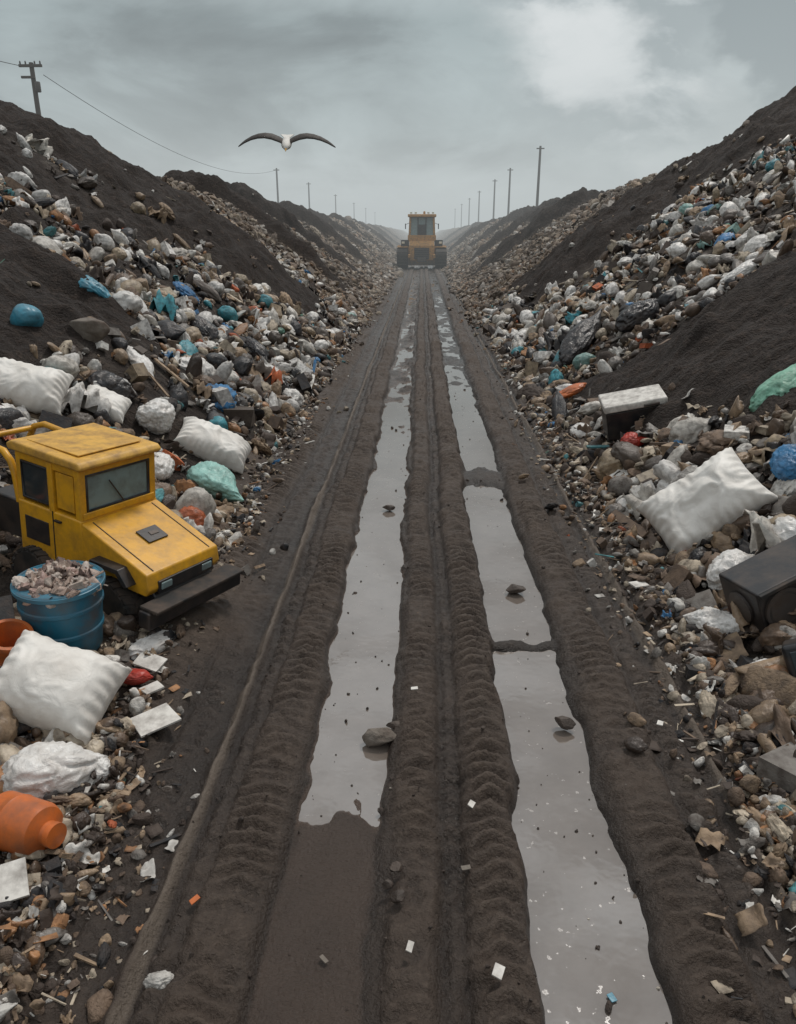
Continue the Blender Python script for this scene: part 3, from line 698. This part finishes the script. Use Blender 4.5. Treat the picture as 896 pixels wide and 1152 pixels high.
# ---------------- seagull
gl=empty('seagull',(-1.98,12.1,4.22),(math.radians(24),0,math.radians(6)))
vs=[];fs=[];prof=[(-.26,.012,0),(-.20,.04,0),(-.12,.06,0),(0,.078,0),(.10,.07,.005),(.16,.052,.015),(.20,.046,.022),(.235,.044,.025),(.265,.030,.022),(.28,.010,.018)]
for (y,r,z) in prof:
    for i in range(14):
        a=2*math.pi*i/14;vs.append((r*math.cos(a),-y,z+r*.85*math.sin(a)))
for j in range(len(prof)-1):
    for i in range(14): fs.append((j*14+i,j*14+(i+1)%14,(j+1)*14+(i+1)%14,(j+1)*14+i))
fs+= [tuple(range(14)),tuple((len(prof)-1)*14+i for i in range(14))]
mesh_obj('body',vs,fs,M['gullwhite'],gl,smooth=True)
prism('tail',[(-.03,.2),(.03,.2),(.10,.38),(0,.36),(-.10,.38)],.012,M['gullwhite'],gl,bevel=.003,axis='z')
lathe('bill',[(.014,0),(.011,.03),(.003,.06)],M['beak'],gl,(0,-.275,.018),(math.radians(105),0,0),10)
for s in (-1,1):
    lathe('eye_%d'%(s+2),[(.001,-.006),(.006,0),(.001,.006)],K_,gl,(s*.038,-.245,.035),n=8)
    st=[(0.02,.01,.19,0),(.10,.06,.22,-.02),(.20,.105,.23,-.045),(.30,.125,.21,-.06),(.40,.11,.185,-.04),(.50,.070,.155,.0),(.60,.010,.115,.045),(.665,-.04,.07,.075),(.71,-.08,.014,.11)]
    vs=[];fs=[];m=7
    for (x,z,ch,yo) in st:
        for k in (0,1):
            for i in range(m):
                t=i/(m-1);yy=yo-ch*.4+ch*t
                zz=z+(.022*math.sin(math.pi*min(1,t*1.1))*(ch/.2)) + (0 if k else -.012*(1-t))
                vs.append((s*x,yy,zz))
    for j in range(len(st)-1):
        a=j*2*m;c=(j+1)*2*m
        for i in range(m-1):
            fs.append((a+i,a+i+1,c+i+1,c+i));fs.append((a+m+i,c+m+i,c+m+i+1,a+m+i+1))
        fs.append((a,c,c+m,a+m));fs.append((a+m-1,a+2*m-1,c+2*m-1,c+m-1))
    mesh_obj('wing_%s'%('a' if s<0 else 'b'),vs,fs,M['gullgrey'],gl,smooth=True)
# ---------------- utility poles
def pole(x,y,top,thick=.16,arm=True):
    zb=hz(x,y)
    p=empty('utility_pole',(x,y,zb-.3));hh=top-zb+.3
    lathe('shaft',[(thick,0),(thick*.7,hh),(.001,hh+.03)],M['wood'],p,n=12)
    if arm:
        box('crossarm',(1.5,.14,.16),(0,-.16,hh-.2),M['wood'],p,.01)
        box('crossarm_lower',(.9,.14,.14),(-.25,-.16,hh-.85),M['wood'],p,.01)
        for q in (-.65,-.3,.3,.65): lathe('insulator',[(.03,0),(.06,.05),(.04,.09),(.06,.13),(.02,.2)],M['black'],p,(q,-.16,hh-.12),n=10)
        lathe('transformer',[(.16,0),(.18,.03),(.18,.55),(.16,.6)],M['steel'],p,(.26,-.1,hh-1.7),n=16)
    else:
        box('crossarm',(1.0,.12,.14),(0,-.12,hh-.3),M['wood'],p,.01)
pole(-25.3,55,13.3,.2)
for y in (141,180,235,298,360,430): pole(-25,y,13.4,.2,False)
for y in (107,142,171,216,260,310,370): pole(15,y,13.4,.2,False)
def cat(name,a,b,sag,r=.02,n=30):
    a=Vector(a);b=Vector(b)
    tube(name,[a.lerp(b,t/n)-Vector((0,0,sag*4*(t/n)*(1-t/n))) for t in range(n+1)],r,M['cable'])
cat('power_line',(-24.6,55,12.6),(-24.8,141,13.2),2.6)
cat('power_line',(-25.9,55,13.1),(-25.9,10,12.9),1.0)
# ---------------- sky and light
w=bpy.data.worlds.new('World');scene.world=w;w.use_nodes=True;nt=w.node_tree
bg=nt.nodes['Background'];out=nt.nodes['World Output']
SEL,SAZ=math.radians(60),math.radians(32)
sky=nt.nodes.new('ShaderNodeTexSky');sky.sky_type='NISHITA';sky.sun_disc=False
sky.sun_elevation=SEL;sky.sun_rotation=SAZ
nt.links.new(sky.outputs[0],bg.inputs[0]);bg.inputs[1].default_value=.06
tc=nt.nodes.new('ShaderNodeTexCoord')
def vm(op,a,b):
    n=nt.nodes.new('ShaderNodeVectorMath');n.operation=op
    for i,x in enumerate((a,b)):
        if isinstance(x,bpy.types.NodeSocket): nt.links.new(x,n.inputs[i])
        elif x is not None: n.inputs[i].default_value=x
    return n
D=tc.outputs['Generated']
sx=nt.nodes.new('ShaderNodeSeparateXYZ');nt.links.new(D,sx.inputs[0])
def noiseC(scale,det,zs,rough=.55,dist=0,off=(0,0,0)):
    mp=nd(nt,'ShaderNodeMapping');mp.inputs['Scale'].default_value=(1,1,zs);mp.inputs['Location'].default_value=off;nt.links.new(D,mp.inputs[0])
    n=nd(nt,'ShaderNodeTexNoise',ins={'Scale':scale,'Detail':det,'Roughness':rough,'Distortion':dist});nt.links.new(mp.outputs[0],n.inputs['Vector']);return n
wn=noiseC(8,5,1.5,.55)
W1=vm('ADD',D,vm('MULTIPLY',vm('SUBTRACT',wn.outputs['Color'],(.5,.5,.5)).outputs[0],(.18,.18,.18)).outputs[0]).outputs[0]
grad=ramp(nt,[(0,(.57,.61,.61)),(.045,(.48,.53,.535)),(.11,(.34,.395,.40)),(.22,(.23,.275,.28)),(.33,(.50,.54,.55)),(.5,(.62,.65,.66)),(1,(.74,.77,.79))],sx.outputs['Z'])
cl=noiseC(3.8,6,2.6,.55,.4,(.0,.2,.1))
clr=ramp(nt,[(.36,g(.66)),(.46,g(.88)),(.52,g(1.14)),(.66,g(1.55))],cl.outputs['Fac'])
c0=vm('MULTIPLY',grad.outputs[0],clr.outputs[0]).outputs[0]
def spot(dirv,r0,r1,a=1.0,W=W1):
    d=vm('DISTANCE',W,dirv);mr=nd(nt,'ShaderNodeMapRange',interpolation_type='SMOOTHSTEP',ins={1:r0,2:r1,3:a,4:0.0})
    nt.links.new(d.outputs['Value'],mr.inputs[0]);return mr.outputs[0]
inner=ramp(nt,[(.42,(.36,.41,.42)),(.49,(.52,.57,.58)),(.55,(.70,.74,.74)),(.66,(.84,.86,.86))],noiseC(7.0,7,1.9,.58,.3,(.3,.1,.2)).outputs['Fac']).outputs[0]
c1=mix(nt,spot((.30,.97,.07),.05,.26,.6),c0,(.58,.63,.63))
c1=mix(nt,spot((.21,.955,.195),.06,.16,.95),c1,inner)
c1=mix(nt,spot((.195,.96,.18),.035,.075,.75),c1,(.80,.83,.83))
c1=mix(nt,spot((.385,.90,.235),.085,.115,.9),c1,(.27,.315,.325))
bg2=nt.nodes.new('ShaderNodeBackground');nt.links.new(c1,bg2.inputs[0]);bg2.inputs[1].default_value=1.0
ms=nt.nodes.new('ShaderNodeMixShader');ms.inputs[0].default_value=.92
nt.links.new(bg.outputs[0],ms.inputs[1]);nt.links.new(bg2.outputs[0],ms.inputs[2]);nt.links.new(ms.outputs[0],out.inputs[0])
sl=bpy.data.lights.new('sun','SUN');sl.energy=1.5;sl.angle=math.radians(10);sl.color=(1,.94,.87)
so=link(bpy.data.objects.new('sun',sl))
sd_=Vector((math.sin(SAZ)*math.cos(SEL),math.cos(SAZ)*math.cos(SEL),math.sin(SEL)))
so.rotation_euler=sd_.to_track_quat('Z','Y').to_euler()
# haze beyond the working face
hm=bpy.data.materials.new('haze');hm.use_nodes=True;n=hm.node_tree;n.nodes.clear()
o=n.nodes.new('ShaderNodeOutputMaterial');va=n.nodes.new('ShaderNodeVolumeAbsorption');ve=n.nodes.new('ShaderNodeEmission');ad=n.nodes.new('ShaderNodeAddShader')
dens=.0036
va.inputs['Color'].default_value=(0,0,0,1);va.inputs['Density'].default_value=dens
ve.inputs['Color'].default_value=(.50,.54,.545,1);ve.inputs['Strength'].default_value=dens
n.links.new(va.outputs[0],ad.inputs[0]);n.links.new(ve.outputs[0],ad.inputs[1]);n.links.new(ad.outputs[0],o.inputs['Volume'])
box('haze',(2400,2400,30),(0,1200+34,14),hm,None,bevel=0)
# ---------------- camera
cam=bpy.data.cameras.new('camera');co=link(bpy.data.objects.new('camera',cam))
cam.sensor_fit='VERTICAL';cam.sensor_height=36;cam.lens=850/1152*36;cam.clip_end=6000;cam.clip_start=.05
co.location=(0,0,H);co.rotation_euler=(math.radians(90-20.27),0,math.radians(1.70));scene.camera=co
